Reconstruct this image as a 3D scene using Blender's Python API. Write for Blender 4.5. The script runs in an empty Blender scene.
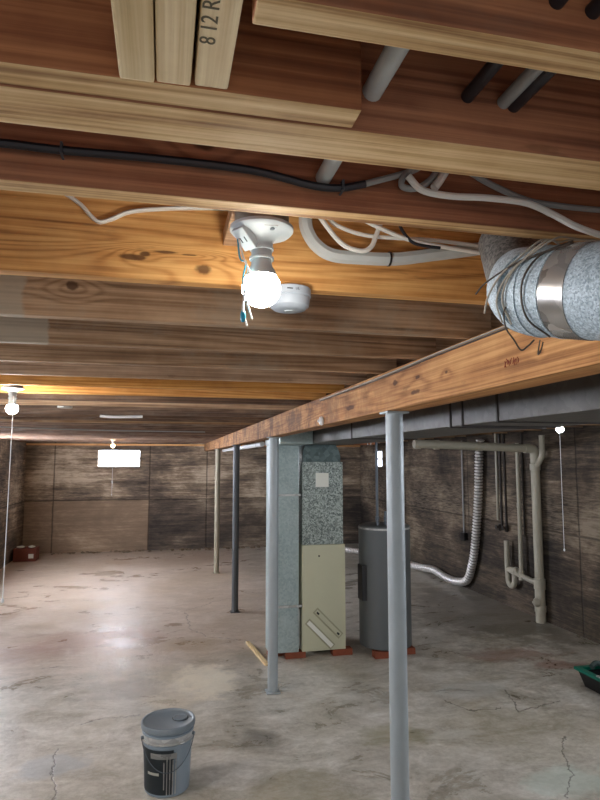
import bpy, bmesh, math, random
from mathutils import Vector, Matrix
random.seed(7)
PI = math.pi
SC = bpy.context.scene
COL = SC.collection
# ---------------------------------------------------------------- camera maths
F = 600.0; PITCH = math.atan(60.5/600); YAW = math.atan((300-163)/math.hypot(600, 60.5)); CH = 1.9
def ray(u, v):
    x = (u-300)/F; z = (400-v)/F
    y2 = math.cos(PITCH)-z*math.sin(PITCH); z2 = math.sin(PITCH)+z*math.cos(PITCH)
    c, s = math.cos(YAW), math.sin(YAW)
    return Vector((x*c+y2*s, -x*s+y2*c, z2))
def atz(u, v, z):
    d = ray(u, v); return Vector((0, 0, CH))+d*((z-CH)/d.z)
def aty(u, v, y):
    d = ray(u, v); return Vector((0, 0, CH))+d*(y/d.y)
def atx(u, v, x):
    d = ray(u, v); return Vector((0, 0, CH))+d*(x/d.x)
# ---------------------------------------------------------------- materials
def srgb(r, g, b):
    f = lambda c: (c/255/12.92) if c/255 <= .04045 else ((c/255+.055)/1.055)**2.4
    return (f(r), f(g), f(b), 1)
class N:
    def __init__(s, name):
        s.m = bpy.data.materials.new(name); s.m.use_nodes = True
        s.t = s.m.node_tree; s.b = s.t.nodes['Principled BSDF']
    def n(s, typ, ins=None, **kw):
        nd = s.t.nodes.new(typ)
        for k, v in kw.items(): setattr(nd, k, v)
        for k, v in (ins or {}).items(): s.put(nd, k, v)
        return nd
    def put(s, nd, k, v):
        if isinstance(v, bpy.types.NodeSocket): s.t.links.new(v, nd.inputs[k])
        else: nd.inputs[k].default_value = v
    def math(s, op, a, b=0.0, c=0.0, clamp=False):
        return s.n('ShaderNodeMath', {0: a, 1: b, 2: c}, operation=op, use_clamp=clamp).outputs[0]
    def vmath(s, op, a, b=(0, 0, 0)):
        nd = s.n('ShaderNodeVectorMath', {0: a, 1: b}, operation=op)
        return nd.outputs['Value'] if op in ('LENGTH', 'DISTANCE', 'DOT_PRODUCT') else nd.outputs[0]
    def noise(s, vec, scale=5, detail=4, rough=.55, dist=0):
        return s.n('ShaderNodeTexNoise', {'Vector': vec, 'Scale': scale, 'Detail': detail, 'Roughness': rough, 'Distortion': dist}).outputs['Fac']
    def mul(s, vec, f): return s.n('ShaderNodeMapping', {'Vector': vec, 'Scale': f}).outputs[0]
    def ramp(s, fac, stops):
        nd = s.n('ShaderNodeValToRGB', {'Fac': fac}); cr = nd.color_ramp
        while len(cr.elements) < len(stops): cr.elements.new(.5)
        for e, (p, c) in zip(cr.elements, stops):
            e.position = p; e.color = c if len(c) == 4 else (*c, 1)
        return nd.outputs[0]
    def step(s, v, a, b):
        return s.n('ShaderNodeMapRange', {'Value': v, 'From Min': a, 'From Max': b, 'To Min': 0.0, 'To Max': 1.0}, interpolation_type='SMOOTHSTEP').outputs[0]
    def mix(s, fac, a, b, mode='MIX'):
        nd = s.n('ShaderNodeMix', data_type='RGBA', blend_type=mode)
        s.put(nd, 0, fac); s.put(nd, 6, a); s.put(nd, 7, b); return nd.outputs[2]
    def coord(s, k='Object'): return s.n('ShaderNodeTexCoord').outputs[k]
    def rand(s, amt=30):
        r = s.n('ShaderNodeObjectInfo').outputs['Random']
        return s.vmath('ADD', s.coord(), s.n('ShaderNodeCombineXYZ', {0: s.math('MULTIPLY', r, amt), 1: s.math('MULTIPLY', r, amt*.7), 2: s.math('MULTIPLY', r, amt*.37)}).outputs[0]), r
    def bump(s, h, strength=.3, dist=.01):
        s.put(s.b, 'Normal', s.n('ShaderNodeBump', {'Height': h, 'Strength': strength, 'Distance': dist}).outputs[0])
    def fin(s, col=None, rough=None, metal=None, spec=None):
        if col is not None: s.put(s.b, 'Base Color', col)
        if rough is not None: s.put(s.b, 'Roughness', rough)
        if metal is not None: s.put(s.b, 'Metallic', metal)
        if spec is not None: s.put(s.b, 'Specular IOR Level', spec)
        return s.m
def wood(name, light, mid, dark, axis='X', knots=(), dirt=.3, contrast=1.0, dirtcol=(120, 112, 100), rings=38, edge=None, worn=None, stain=None):
    m = N(name); v, r = m.rand()
    loc = m.coord()
    ax = {'X': (1, 1, 1), 'Y': (1, 1, 1)}[axis]
    st = (.32, 5, 8) if axis == 'X' else (5, .32, 8)
    fi = (1.6, 120, 120) if axis == 'X' else (120, 1.6, 120)
    low = m.noise(m.mul(v, st), 1.0, 1.5, .4, .15)
    # knots bend the rings round them
    kn = None
    sep = m.n('ShaderNodeSeparateXYZ', {0: loc})
    along = sep.outputs[0 if axis == 'X' else 1]
    warp = m.noise(m.mul(loc, (30, 30, 30)), 1.0, 3)
    for (a, z, ra, rz) in knots:
        da = m.math('DIVIDE', m.math('SUBTRACT', along, a), ra); dz = m.math('DIVIDE', m.math('SUBTRACT', sep.outputs[2], z), rz)
        d = m.math('SQRT', m.math('ADD', m.math('MULTIPLY', da, da), m.math('MULTIPLY', dz, dz)))
        bulge = m.math('EXPONENT', m.math('MULTIPLY', m.math('MULTIPLY', d, d), -.07))
        low = m.math('ADD', low, m.math('MULTIPLY', bulge, .11 if axis == 'X' else .045))
        k = m.math('SUBTRACT', 1.0, m.step(m.math('ADD', d, m.math('MULTIPLY', m.math('SUBTRACT', warp, .5), 1.4)), .6, 1.15))
        kn = k if kn is None else m.math('MAXIMUM', kn, k)
    ring = m.math('ADD', m.math('MULTIPLY', m.math('SINE', m.math('MULTIPLY', low, rings*PI)), .5), .5)
    ring = m.math('POWER', ring, 2.2)
    fine = m.noise(m.mul(v, fi), 1.0, 3, .6)
    sp = m.noise(m.mul(v, (3, 3, 3)), 1.5, 5, .65)
    g = m.math('ADD', m.math('MULTIPLY', ring, .26*contrast), m.math('MULTIPLY_ADD', m.math('SUBTRACT', fine, .5), 1.25, .31))
    g = m.math('ADD', g, m.math('MULTIPLY', m.math('SUBTRACT', sp, .5), .7))
    c = m.ramp(g, [(.12, light), (.48, mid), (.95, dark)])
    hv = m.n('ShaderNodeHueSaturation', {'Color': c, 'Value': m.math('MULTIPLY_ADD', r, .3, .85), 'Saturation': m.math('MULTIPLY_ADD', r, -.15, 1.05)}).outputs[0]
    d = m.step(m.noise(m.mul(v, (2.2, 3, 3)), 1.3, 6, .7), .5, .72)
    c = m.mix(m.math('MULTIPLY', d, dirt), hv, srgb(*dirtcol))
    blot = m.step(m.noise(m.mul(v, (5, 16, 22) if axis == 'X' else (16, 5, 22)), 1.0, 4, .7), .63, .74)
    c = m.mix(m.math('MULTIPLY', blot, .35), c, srgb(70, 45, 28))
    if kn is not None: c = m.mix(m.math('MULTIPLY', kn, .8), c, srgb(74, 44, 26))
    if stain:      # dark weathering on the old far length
        k = m.math('MULTIPLY', m.step(along, *stain), m.math('MULTIPLY_ADD', m.step(m.noise(m.mul(loc, (3, 3, 2.5)), 1.6, 6, .75), .42, .6), .6, .35))
        c = m.mix(m.math('MULTIPLY', k, .85), c, srgb(78, 52, 38))
    if worn is not None:
        k = m.math('SUBTRACT', 1.0, m.step(m.math('ADD', along, m.math('MULTIPLY', m.math('SUBTRACT', sp, .5), .12)), worn, worn+.012))
        c = m.mix(m.math('MULTIPLY', k, .7), c, srgb(186, 176, 158))
    if edge:       # lamplight on the narrow underside, put in as a paler wood colour
        nz = m.n('ShaderNodeSeparateXYZ', {0: m.coord('Normal')}).outputs[2]
        k = m.math('SUBTRACT', 1.0, m.step(nz, -.9, -.6))
        c2 = m.ramp(m.math('ADD', g, .0), [(.15, srgb(*edge[0])), (.45, srgb(*edge[1])), (.75, srgb(*edge[2]))])
        c = m.mix(k, c, c2)
    m.bump(m.math('ADD', m.math('MULTIPLY', fine, .6), sp), .35, .004)
    return m.fin(c, .72, spec=.3)
def plain(name, col, rough=.5, metal=0, var=.12, scale=14, spec=.5, bump=0):
    m = N(name); v, r = m.rand()
    n = m.noise(m.mul(v, (1, 1, 1)), scale, 5, .65)
    c = m.n('ShaderNodeHueSaturation', {'Color': col if len(col) == 4 else srgb(*col), 'Value': m.math('MULTIPLY_ADD', n, 2*var, 1-var)}).outputs[0]
    if bump: m.bump(n, bump, .01)
    return m.fin(c, rough, metal, spec)
def galv(name, a, b, scale=60, metal=.35, rough=.42, vf=.6):
    m = N(name); v, r = m.rand()
    vo = m.n('ShaderNodeTexVoronoi', {'Vector': m.vmath('ADD', v, m.vmath('MULTIPLY', m.n('ShaderNodeTexNoise', {'Vector': v, 'Scale': scale*1.3}).outputs['Color'], (.5/scale,)*3)), 'Scale': scale})
    f = m.n('ShaderNodeSeparateColor', {0: vo.outputs['Color']}).outputs[0]
    n = m.noise(v, 4, 5, .6)
    f = m.math('ADD', m.math('MULTIPLY', f, vf), m.math('MULTIPLY', n, 1.05-vf))
    return m.fin(m.ramp(f, [(.15, srgb(*a)), (.9, srgb(*b))]), rough, metal)
def emis(name, col, strength, base=(240, 240, 235)):
    m = N(name); m.put(m.b, 'Emission Color', col); m.put(m.b, 'Emission Strength', strength)
    return m.fin(srgb(*base), .3)
W = {}
W['orange'] = lambda kn=(): wood('orange_pine', srgb(232, 178, 106), srgb(205, 143, 74), srgb(130, 76, 34), 'X', kn, .12)
W['brown'] = lambda kn=(), worn=None: wood('brown_pine', srgb(196, 160, 124), srgb(156, 120, 86), srgb(88, 62, 44), 'X', kn, .5, .9, dirtcol=(172, 160, 142), worn=worn)
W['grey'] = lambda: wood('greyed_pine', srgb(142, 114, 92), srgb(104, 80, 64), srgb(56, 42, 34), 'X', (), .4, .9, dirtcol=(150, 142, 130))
LIT_EDG = ((228, 196, 148), (200, 162, 112), (134, 92, 56))  # paler underside tones with the lamplight put in
W['red'] = lambda kn=(): wood('red_brown_pine', srgb(190, 126, 84), srgb(152, 94, 62), srgb(88, 50, 34), 'X', kn, .2, edge=LIT_EDG)
W['pale'] = lambda kn=(): wood('pale_pine', srgb(232, 200, 150), srgb(206, 168, 112), srgb(150, 106, 62), 'X', kn, .2)
M_or, M_br, M_red, M_pale, M_gr = W['orange'](), W['brown'](), W['red'](), W['pale'](), W['grey']()
M_beam = wood('beam_fir', srgb(220, 166, 104), srgb(192, 134, 76), srgb(126, 78, 42), 'Y', [(-1.55+.35*0, 0, .001, .001)], .3, 1.15, dirtcol=(120, 92, 66), rings=46)
M_blk = wood('pale_block_pine', srgb(236, 214, 172), srgb(214, 186, 138), srgb(166, 130, 84), 'Y', (), .3, .6)
M_deck = wood('subfloor_plank', srgb(150, 104, 72), srgb(118, 78, 52), srgb(76, 48, 32), 'X', (), .3)
M_galv = galv('galvanised_sheet', (132, 148, 146), (178, 192, 190), 60, .2, .42, .3)
M_span = galv('spangled_sheet', (78, 88, 84), (176, 186, 178), 85, .15, .42, .75)
M_round = galv('round_duct_zinc', (132, 148, 158), (202, 216, 224), 380, .1, .6, .7)
M_trunk = galv('dusty_duct_zinc', (62, 60, 56), (104, 101, 96), 30, .15, .5, .25)
M_foil = galv('foil_tape', (120, 118, 116), (230, 226, 220), 30, .7, .25)
M_flex = galv('aluminium_flex', (190, 186, 180), (236, 232, 226), 40, .3, .35)
M_groove = plain('hose_groove', (96, 90, 84), .5, .3, .1, 9)  # darker grooves painted as the shade between hose ribs
M_post = plain('galvanised_post_paint', (160, 168, 170), .45, .2, .12, 9)
M_postd = plain('dark_post_paint', (84, 86, 88), .5, .2, .15, 9)
M_posty = plain('tan_post_paint', (150, 142, 122), .5, .2, .15, 9)
M_cream = plain('furnace_enamel', (190, 189, 160), .4, 0, .05, 6)
M_white = plain('white_plastic', (225, 228, 228), .35, 0, .04, 6)
M_porc = plain('porcelain', (176, 184, 186), .4, 0, .04, 6)
M_smoke = plain('smoke_detector_plastic', (172, 180, 190), .5, 0, .04, 6)
M_cable = plain('white_cable_jacket', (238, 236, 228), .45, 0, .1, 20)
M_grey = plain('grey_cable_jacket', (150, 152, 150), .5, 0, .12, 20)
M_thick = plain('grey_conduit_jacket', (196, 200, 198), .55, 0, .12, 25)
M_blackc = plain('black_cable_jacket', (34, 34, 40), .4, 0, .1, 20)
M_wire = plain('dusty_bell_wire', (168, 160, 146), .5, 0, .2, 40)
M_wired = plain('dark_bell_wire', (70, 60, 50), .5, 0, .2, 40)
M_dark = plain('black_plastic', (22, 22, 24), .4, 0, .1, 20)
M_pvc = plain('painted_drain_pipe', (172, 166, 148), .5, 0, .14, 12)
M_steel = plain('plumbing_steel', (96, 104, 112), .4, .5, .15, 12)
M_iron = plain('dark_pipe_iron', (52, 46, 42), .6, .3, .2, 12)
M_copper = plain('copper_pipe', (168, 110, 76), .4, .6, .15, 12)
M_heater = plain('water_heater_enamel', (96, 100, 100), .4, .1, .06, 5)
M_brick = plain('brick_clay', (134, 74, 52), .85, 0, .25, 40, .3, .4)
M_bucket = plain('grey_bucket_plastic', (134, 147, 156), .38, 0, .06, 6)
M_lid = plain('grey_lid_plastic', (118, 128, 134), .35, 0, .1, 30)
M_blabel = plain('bucket_label_print', (58, 66, 70), .4, 0, .1, 6)
M_green = plain('green_bin_rim', (10, 112, 92), .3, 0, .1, 10)
M_box = plain('red_cardboard', (112, 56, 40), .8, 0, .2, 20)
M_paper = plain('paper', (226, 226, 214), .8, 0, .05, 20)
M_boxmetal = plain('junction_box_bronze', (120, 112, 98), .45, .4, .15, 20)
M_teal = plain('teal_wire', (40, 150, 180), .4, 0, .1, 10)
M_ink = plain('stamp_ink', (104, 94, 74), .9, 0, .1, 10)
M_redink = plain('red_stamp_ink', (130, 44, 32), .9, 0, .2, 40)
M_tin = galv('white_tin', (150, 150, 146), (204, 204, 200), 20, .2)
# ---------------------------------------------------------------- concrete
def concrete_wall(name, kind):
    m = N(name); p = m.coord()          # objects sit at the world origin, so this is the wall's own place
    sep = m.n('ShaderNodeSeparateXYZ', {0: p}); z = sep.outputs[2]
    hor = sep.outputs[0] if kind == 'back' else sep.outputs[1]
    boards = m.noise(m.mul(p, (.8, .8, 16)), 1.0, 4, .65, .3)
    blot = m.noise(m.mul(p, (.9, .9, 1.5)), 1.1, 6, .68, .3)
    fine = m.noise(m.mul(p, (3, 3, 30)), 2.0, 5, .7)
    g = m.math('ADD', m.math('MULTIPLY', blot, 1.0), m.math('MULTIPLY', m.math('SUBTRACT', boards, .5), .55))
    g = m.math('ADD', g, m.math('MULTIPLY', m.math('SUBTRACT', fine, .5), .5))
    g = m.math('ADD', g, m.math('MULTIPLY', m.math('SUBTRACT', m.noise(m.mul(p, (.5, .5, .7)), 1.3, 2, .5), .5), .8))
    c = m.ramp(g, [(.26, srgb(60, 54, 50)), (.46, srgb(104, 92, 80)), (.6, srgb(146, 128, 108)), (.76, srgb(202, 184, 160))])
    if kind == 'back':
        low = m.math('SUBTRACT', 1.0, m.step(z, 1.04, 1.09)); left = m.math('SUBTRACT', 1.0, m.step(hor, -.3, -.24))
        pale = m.math('MULTIPLY', low, left)
        c = m.mix(m.math('MULTIPLY', pale, .42), c, srgb(178, 150, 122))
        dk = m.math('MULTIPLY', low, m.step(hor, -.3, -.24))
        c = m.mix(m.math('MULTIPLY', dk, .45), c, srgb(62, 56, 52))
        sx, sz = (-2.2, -.27, .95, 2.6), (1.07,)
    else:
        band = m.math('MULTIPLY', m.step(m.math('ADD', z, m.math('MULTIPLY', boards, .6)), 1.1, 1.5), m.math('SUBTRACT', 1.0, m.step(m.math('ADD', z, m.math('MULTIPLY', boards, .6)), 1.6, 2.0)))
        c = m.mix(m.math('MULTIPLY', m.math('MULTIPLY', band, m.step(fine, .42, .6)), .5), c, srgb(176, 160, 138))
        mould = m.math('MULTIPLY', m.math('SUBTRACT', 1.0, m.step(z, .1, .9)), m.step(blot, .4, .6))
        c = m.mix(m.math('MULTIPLY', mould, .45), c, srgb(64, 62, 46))
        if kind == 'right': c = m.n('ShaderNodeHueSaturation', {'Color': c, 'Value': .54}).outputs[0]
        sx, sz = (3.4, 5.85, 8.3, 10.7), (1.07,)
    wob = m.math('MULTIPLY', m.math('SUBTRACT', m.noise(p, 6, 3), .5), .02)
    seam = None
    for (co, ls) in ((hor, sx), (z, sz)):
        for a in ls:
            d = m.math('ABSOLUTE', m.math('SUBTRACT', m.math('ADD', co, wob), a))
            k = m.math('SUBTRACT', 1.0, m.step(d, .004, .02))
            seam = k if seam is None else m.math('MAXIMUM', seam, k)
    c = m.mix(m.math('MULTIPLY', seam, .6), c, srgb(40, 34, 30))
    m.bump(m.math('ADD', m.math('ADD', boards, m.math('MULTIPLY', fine, .4)), m.math('MULTIPLY', seam, -1.5)), .5, .015)
    return m.fin(c, .85, spec=.25)
def concrete_floor():
    m = N('floor_concrete'); p = m.coord()
    big = m.noise(m.mul(p, (.55, .8, 1)), 1.0, 5, .62, .5)
    mid = m.noise(m.mul(p, (1.6, 2.4, 1)), 1.2, 7, .7, .6)
    fine = m.noise(p, 26, 6, .75)
    mid2 = m.noise(m.mul(p, (5, 8, 1)), 1.2, 8, .75, .8)
    g = m.math('ADD', m.math('MULTIPLY', mid, .55), m.math('ADD', m.math('MULTIPLY', fine, .2), m.math('MULTIPLY', mid2, .3)))
    c = m.ramp(g, [(.34, srgb(112, 106, 92)), (.47, srgb(166, 160, 145)), (.57, srgb(200, 195, 183)), (.7, srgb(234, 231, 222))])
    c = m.mix(m.math('MULTIPLY', m.step(big, .48, .66), .3), c, srgb(158, 148, 112))
    sep = m.n('ShaderNodeSeparateXYZ', {0: p}); X, Y = sep.outputs[0], sep.outputs[1]
    warm = m.math('MULTIPLY', m.step(m.math('ADD', Y, m.math('MULTIPLY', mid, 1.6)), 6.1, 7.3), m.math('SUBTRACT', 1.0, m.step(X, .8, 2.6)))
    c = m.mix(m.math('MULTIPLY', warm, .38), c, srgb(190, 152, 124))  # warm lamp tint painted into the far left floor
    pit = m.step(m.noise(m.mul(p, (2.0, 3.2, 1)), 1.7, 6, .75), .6, .7)
    c = m.mix(m.math('MULTIPLY', pit, .4), c, srgb(92, 88, 78))
    eff = m.step(m.noise(m.mul(p, (1.1, 2.2, 1)), 1.9, 8, .8, 1.0), .57, .68)
    c = m.mix(m.math('MULTIPLY', eff, .4), c, srgb(224, 222, 212))
    # floor blotches: (x, y, rx, ry, colour, amount)
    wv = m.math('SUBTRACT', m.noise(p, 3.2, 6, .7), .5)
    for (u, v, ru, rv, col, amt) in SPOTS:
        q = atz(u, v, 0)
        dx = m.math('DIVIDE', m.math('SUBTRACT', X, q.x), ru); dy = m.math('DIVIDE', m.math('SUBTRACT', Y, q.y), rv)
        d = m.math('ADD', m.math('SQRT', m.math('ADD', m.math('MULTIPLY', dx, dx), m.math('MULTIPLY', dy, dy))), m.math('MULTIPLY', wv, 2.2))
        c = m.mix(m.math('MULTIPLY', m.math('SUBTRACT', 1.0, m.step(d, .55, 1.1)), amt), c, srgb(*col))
    # cracks and one painted shadow edge: distance to a few wandering lines
    wx = m.math('ADD', X, m.math('MULTIPLY', m.math('SUBTRACT', m.noise(p, 3.0, 6, .7), .5), .22))
    wy = m.math('ADD', Y, m.math('MULTIPLY', m.math('SUBTRACT', m.noise(m.vmath('ADD', p, (9, 4, 0)), 3.0, 6, .7), .5), .3))
    ck = None
    for line in CRACK_SHADE_LINES:
        pts = [atz(u, v, 0) for u, v in line]
        for a, b in zip(pts[:-1], pts[1:]):
            e = b-a; L2 = e.length_squared
            ax = m.math('SUBTRACT', wx, a.x); ay = m.math('SUBTRACT', wy, a.y)
            t = m.math('DIVIDE', m.math('ADD', m.math('MULTIPLY', ax, e.x), m.math('MULTIPLY', ay, e.y)), L2, clamp=True)
            fx = m.math('SUBTRACT', ax, m.math('MULTIPLY', t, e.x)); fy = m.math('SUBTRACT', ay, m.math('MULTIPLY', t, e.y))
            d = m.math('SQRT', m.math('ADD', m.math('MULTIPLY', fx, fx), m.math('MULTIPLY', fy, fy)))
            ck = d if ck is None else m.math('MINIMUM', ck, d)
    crack_shade = m.math('SUBTRACT', 1.0, m.step(ck, .002, .008))
    c = m.mix(m.math('MULTIPLY', crack_shade, .6), c, srgb(58, 52, 44))
    m.bump(m.math('ADD', m.math('ADD', m.math('MULTIPLY', mid, 1.2), m.math('MULTIPLY', fine, .3)), m.math('MULTIPLY', crack_shade, -1)), .32, .02)
    ro = m.n('ShaderNodeMapRange', {'Value': m.math('ADD', m.math('MULTIPLY', mid, .6), m.math('MULTIPLY', big, .4)), 'From Min': .35, 'From Max': .65, 'To Min': .2, 'To Max': .5}).outputs[0]
    return m.fin(c, ro, spec=.5)
SPOTS = [(490, 612, 1.2, 1.7, (92, 82, 66), .55), (175, 690, .3, .6, (230, 214, 186), .35), (205, 680, .32, .42, (240, 230, 206), .65), (120, 690, .5, .25, (120, 112, 98), .45), (255, 655, .3, .3, (104, 100, 86), .45),  # first: duct shade and damp dirt painted dark; next two: pale painted floor highlight
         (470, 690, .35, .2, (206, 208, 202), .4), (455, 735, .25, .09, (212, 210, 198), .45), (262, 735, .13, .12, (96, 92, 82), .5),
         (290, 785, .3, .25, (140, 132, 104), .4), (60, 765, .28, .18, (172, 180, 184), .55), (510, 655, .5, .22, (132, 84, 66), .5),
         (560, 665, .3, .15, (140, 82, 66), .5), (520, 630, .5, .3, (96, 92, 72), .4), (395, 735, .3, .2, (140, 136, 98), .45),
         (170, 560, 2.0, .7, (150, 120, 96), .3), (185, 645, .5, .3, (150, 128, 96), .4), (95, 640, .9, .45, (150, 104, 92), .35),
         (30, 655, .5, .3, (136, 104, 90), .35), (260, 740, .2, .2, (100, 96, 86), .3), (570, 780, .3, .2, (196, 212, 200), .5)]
CRACK_SHADE_LINES = [[(90, 618), (130, 615), (178, 613), (210, 603), (245, 595)], [(186, 613), (190, 628), (205, 636), (240, 640)],
          [(570, 800), (572, 775), (560, 752), (562, 735)], [(445, 700), (470, 712), (500, 708)], [(505, 690), (520, 712), (560, 700)],
          [(55, 800), (52, 770), (58, 745)], [(80, 725), (110, 718), (140, 716)], [(40, 668), (75, 666)]]  # middle line here is a cast shadow's edge drawn among the cracks
# ---------------------------------------------------------------- object helpers
def props(o, label=None, cat=None, group=None, kind=None):
    for k, v in (('label', label), ('category', cat), ('group', group), ('kind', kind)):
        if v: o[k] = v
    return o
def obj(name, bm, mat, parent=None, world=False, smooth=False, label=None, sharp=35):
    bmesh.ops.recalc_face_normals(bm, faces=bm.faces)
    me = bpy.data.meshes.new(name)
    if smooth:
        for f in bm.faces: f.smooth = True
        for e in bm.edges:
            if len(e.link_faces) == 2 and e.calc_face_angle(0) > math.radians(sharp): e.smooth = False
    if world: base = Vector((0, 0, 0))
    else:
        xs = [v.co for v in bm.verts]
        base = Vector(((min(c.x for c in xs)+max(c.x for c in xs))/2, (min(c.y for c in xs)+max(c.y for c in xs))/2, min(c.z for c in xs)))
        for v in bm.verts: v.co -= base
    bm.to_mesh(me); bm.free(); me.materials.append(mat)
    o = bpy.data.objects.new(name, me); COL.objects.link(o)
    if parent is not None:
        o.parent = parent
        q = parent
        while q is not None: base = base-q.location; q = q.parent
    o.location = base
    if label: o['label'] = label
    return o
def thing(name, loc, label, cat, group=None):
    o = bpy.data.objects.new(name, None); COL.objects.link(o); o.location = loc; o.empty_display_size = .1
    return props(o, label, cat, group)
def B(): return bmesh.new()
def box(bm, x0, x1, y0, y1, z0, z1, bev=0, rot=None):
    vs = [bm.verts.new((x, y, z)) for x in (x0, x1) for y in (y0, y1) for z in (z0, z1)]
    fs = [bm.faces.new([vs[i] for i in q]) for q in ((0, 1, 3, 2), (4, 6, 7, 5), (0, 4, 5, 1), (2, 3, 7, 6), (0, 2, 6, 4), (1, 5, 7, 3))]
    if bev:
        r = bmesh.ops.bevel(bm, geom=list({e for f in fs for e in f.edges}), offset=bev, segments=2, affect='EDGES', profile=.6)
        vs = list({v for f in r['faces'] for v in f.verts} | {v for v in vs if v.is_valid})
    if rot:
        bmesh.ops.transform(bm, matrix=rot, verts=[v for v in vs if v.is_valid])
    return bm
def smoothpath(pts, n=8):
    pts = [Vector(p) for p in pts]
    if len(pts) < 3: return pts
    P = [pts[0]*2-pts[1]]+pts+[pts[-1]*2-pts[-2]]; out = []
    for i in range(1, len(P)-2):
        a, b, c, d = P[i-1:i+3]
        for k in range(n):
            t = k/n; out.append(.5*((2*b)+(c-a)*t+(2*a-5*b+4*c-d)*t*t+(3*b-a-3*c+d)*t**3))
    out.append(pts[-1]); return out
def tube(bm, pts, r, seg=10, smooth=8, rfun=None, flat=1.0, caps=True):
    P = smoothpath(pts, smooth) if smooth else [Vector(p) for p in pts]
    ringz = []; up = None
    for i, p in enumerate(P):
        t = (P[min(i+1, len(P)-1)]-P[max(i-1, 0)]).normalized()
        if up is None:
            up = Vector((0, 0, 1)) if abs(t.z) < .9 else Vector((1, 0, 0))
        up = (up-t*up.dot(t)).normalized(); s = t.cross(up)
        rr = rfun(i, len(P)) if rfun else r
        ringz.append([bm.verts.new(p+(up*math.cos(a)*rr+s*math.sin(a)*rr*flat)) for a in [2*PI*k/seg for k in range(seg)]])
    for a, b in zip(ringz[:-1], ringz[1:]):
        for k in range(seg): bm.faces.new((a[k], a[(k+1) % seg], b[(k+1) % seg], b[k]))
    if caps: bm.faces.new(ringz[0]); bm.faces.new(ringz[-1][::-1])
    return bm
def lathe(bm, prof, c=(0, 0, 0), seg=32, m=None):
    c = Vector(c); rs = []; new = []
    for r, z in prof:
        if r < 1e-5: vv = [bm.verts.new(c+Vector((0, 0, z)))]
        else: vv = [bm.verts.new(c+Vector((r*math.cos(2*PI*k/seg), r*math.sin(2*PI*k/seg), z))) for k in range(seg)]
        rs.append(vv); new += vv
    for a, b in zip(rs[:-1], rs[1:]):
        for k in range(seg):
            k2 = (k+1) % seg
            q = [a[k % len(a)], a[k2 % len(a)], b[k2 % len(b)], b[k % len(b)]]
            u = []
            for v in q:
                if v not in u: u.append(v)
            if len(u) > 2: bm.faces.new(u)
    if len(rs[0]) > 2: bm.faces.new(rs[0][::-1])
    if len(rs[-1]) > 2: bm.faces.new(rs[-1])
    if m: bmesh.ops.transform(bm, matrix=m, verts=new)
    return bm
def text_mesh(s, size, M, depth=.0006):
    cu = bpy.data.curves.new('t', 'FONT'); cu.body = s; cu.size = size; cu.extrude = depth; cu.align_x = 'CENTER'; cu.align_y = 'CENTER'
    o = bpy.data.objects.new('t', cu); COL.objects.link(o)
    dg = bpy.context.evaluated_depsgraph_get(); me = bpy.data.meshes.new_from_object(o.evaluated_get(dg))
    bm = B(); bm.from_mesh(me); bmesh.ops.transform(bm, matrix=M, verts=bm.verts)
    bpy.data.objects.remove(o); bpy.data.curves.remove(cu); bpy.data.meshes.remove(me)
    return bm
# ---------------------------------------------------------------- setting
ZJ = 2.26; JD = .235; ZT = ZJ+JD
LX, RX, BY, FY = -2.756, 4.47, 13.4, -1.6
def struct(name, bm, mat, **k):
    return props(obj(name, bm, mat, world=True, **k), kind='structure')
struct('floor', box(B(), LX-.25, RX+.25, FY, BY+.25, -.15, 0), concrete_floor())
def wall_with_hole(axis, pos, th, a0, a1, holes):
    bm = B(); zt = ZT+.05
    segs = []; cur = a0
    for (h0, h1, z0, z1) in holes:
        segs += [(cur, h0, 0, zt), (h0, h1, 0, z0), (h0, h1, z1, zt)]; cur = h1
    segs.append((cur, a1, 0, zt))
    for (s0, s1, z0, z1) in segs:
        if axis == 'y': box(bm, s0, s1, pos, pos+th, z0, z1)
        else: box(bm, pos, pos+th, s0, s1, z0, z1)
    return bm
WB = (-1.345, -.483, 1.765, 2.125); WR = (11.93, 12.36, 1.765, 2.105)
struct('wall_back', wall_with_hole('y', BY, .25, LX, RX, [WB]), concrete_wall('wall_concrete_back', 'back'))
FILL_WL = [(1.3, 2.9, 1.7, 2.12), (5.6, 7.2, 1.7, 2.12), (8.6, 10.4, 1.7, 2.12)]; FILL_WR = (1.2, 2.8, 1.7, 2.12)  # openings for added windows, unseen, that brighten the floor
struct('wall_left', wall_with_hole('x', LX-.25, .25, FY, BY+.25, FILL_WL), concrete_wall('wall_concrete_left', 'left'))
struct('wall_right', wall_with_hole('x', RX, .25, FY, BY+.25, [FILL_WR, WR]), concrete_wall('wall_concrete_right', 'right'))
struct('ceiling', box(B(), LX-.25, RX+.25, FY, BY+.25, ZT, ZT+.05), M_deck)
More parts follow.
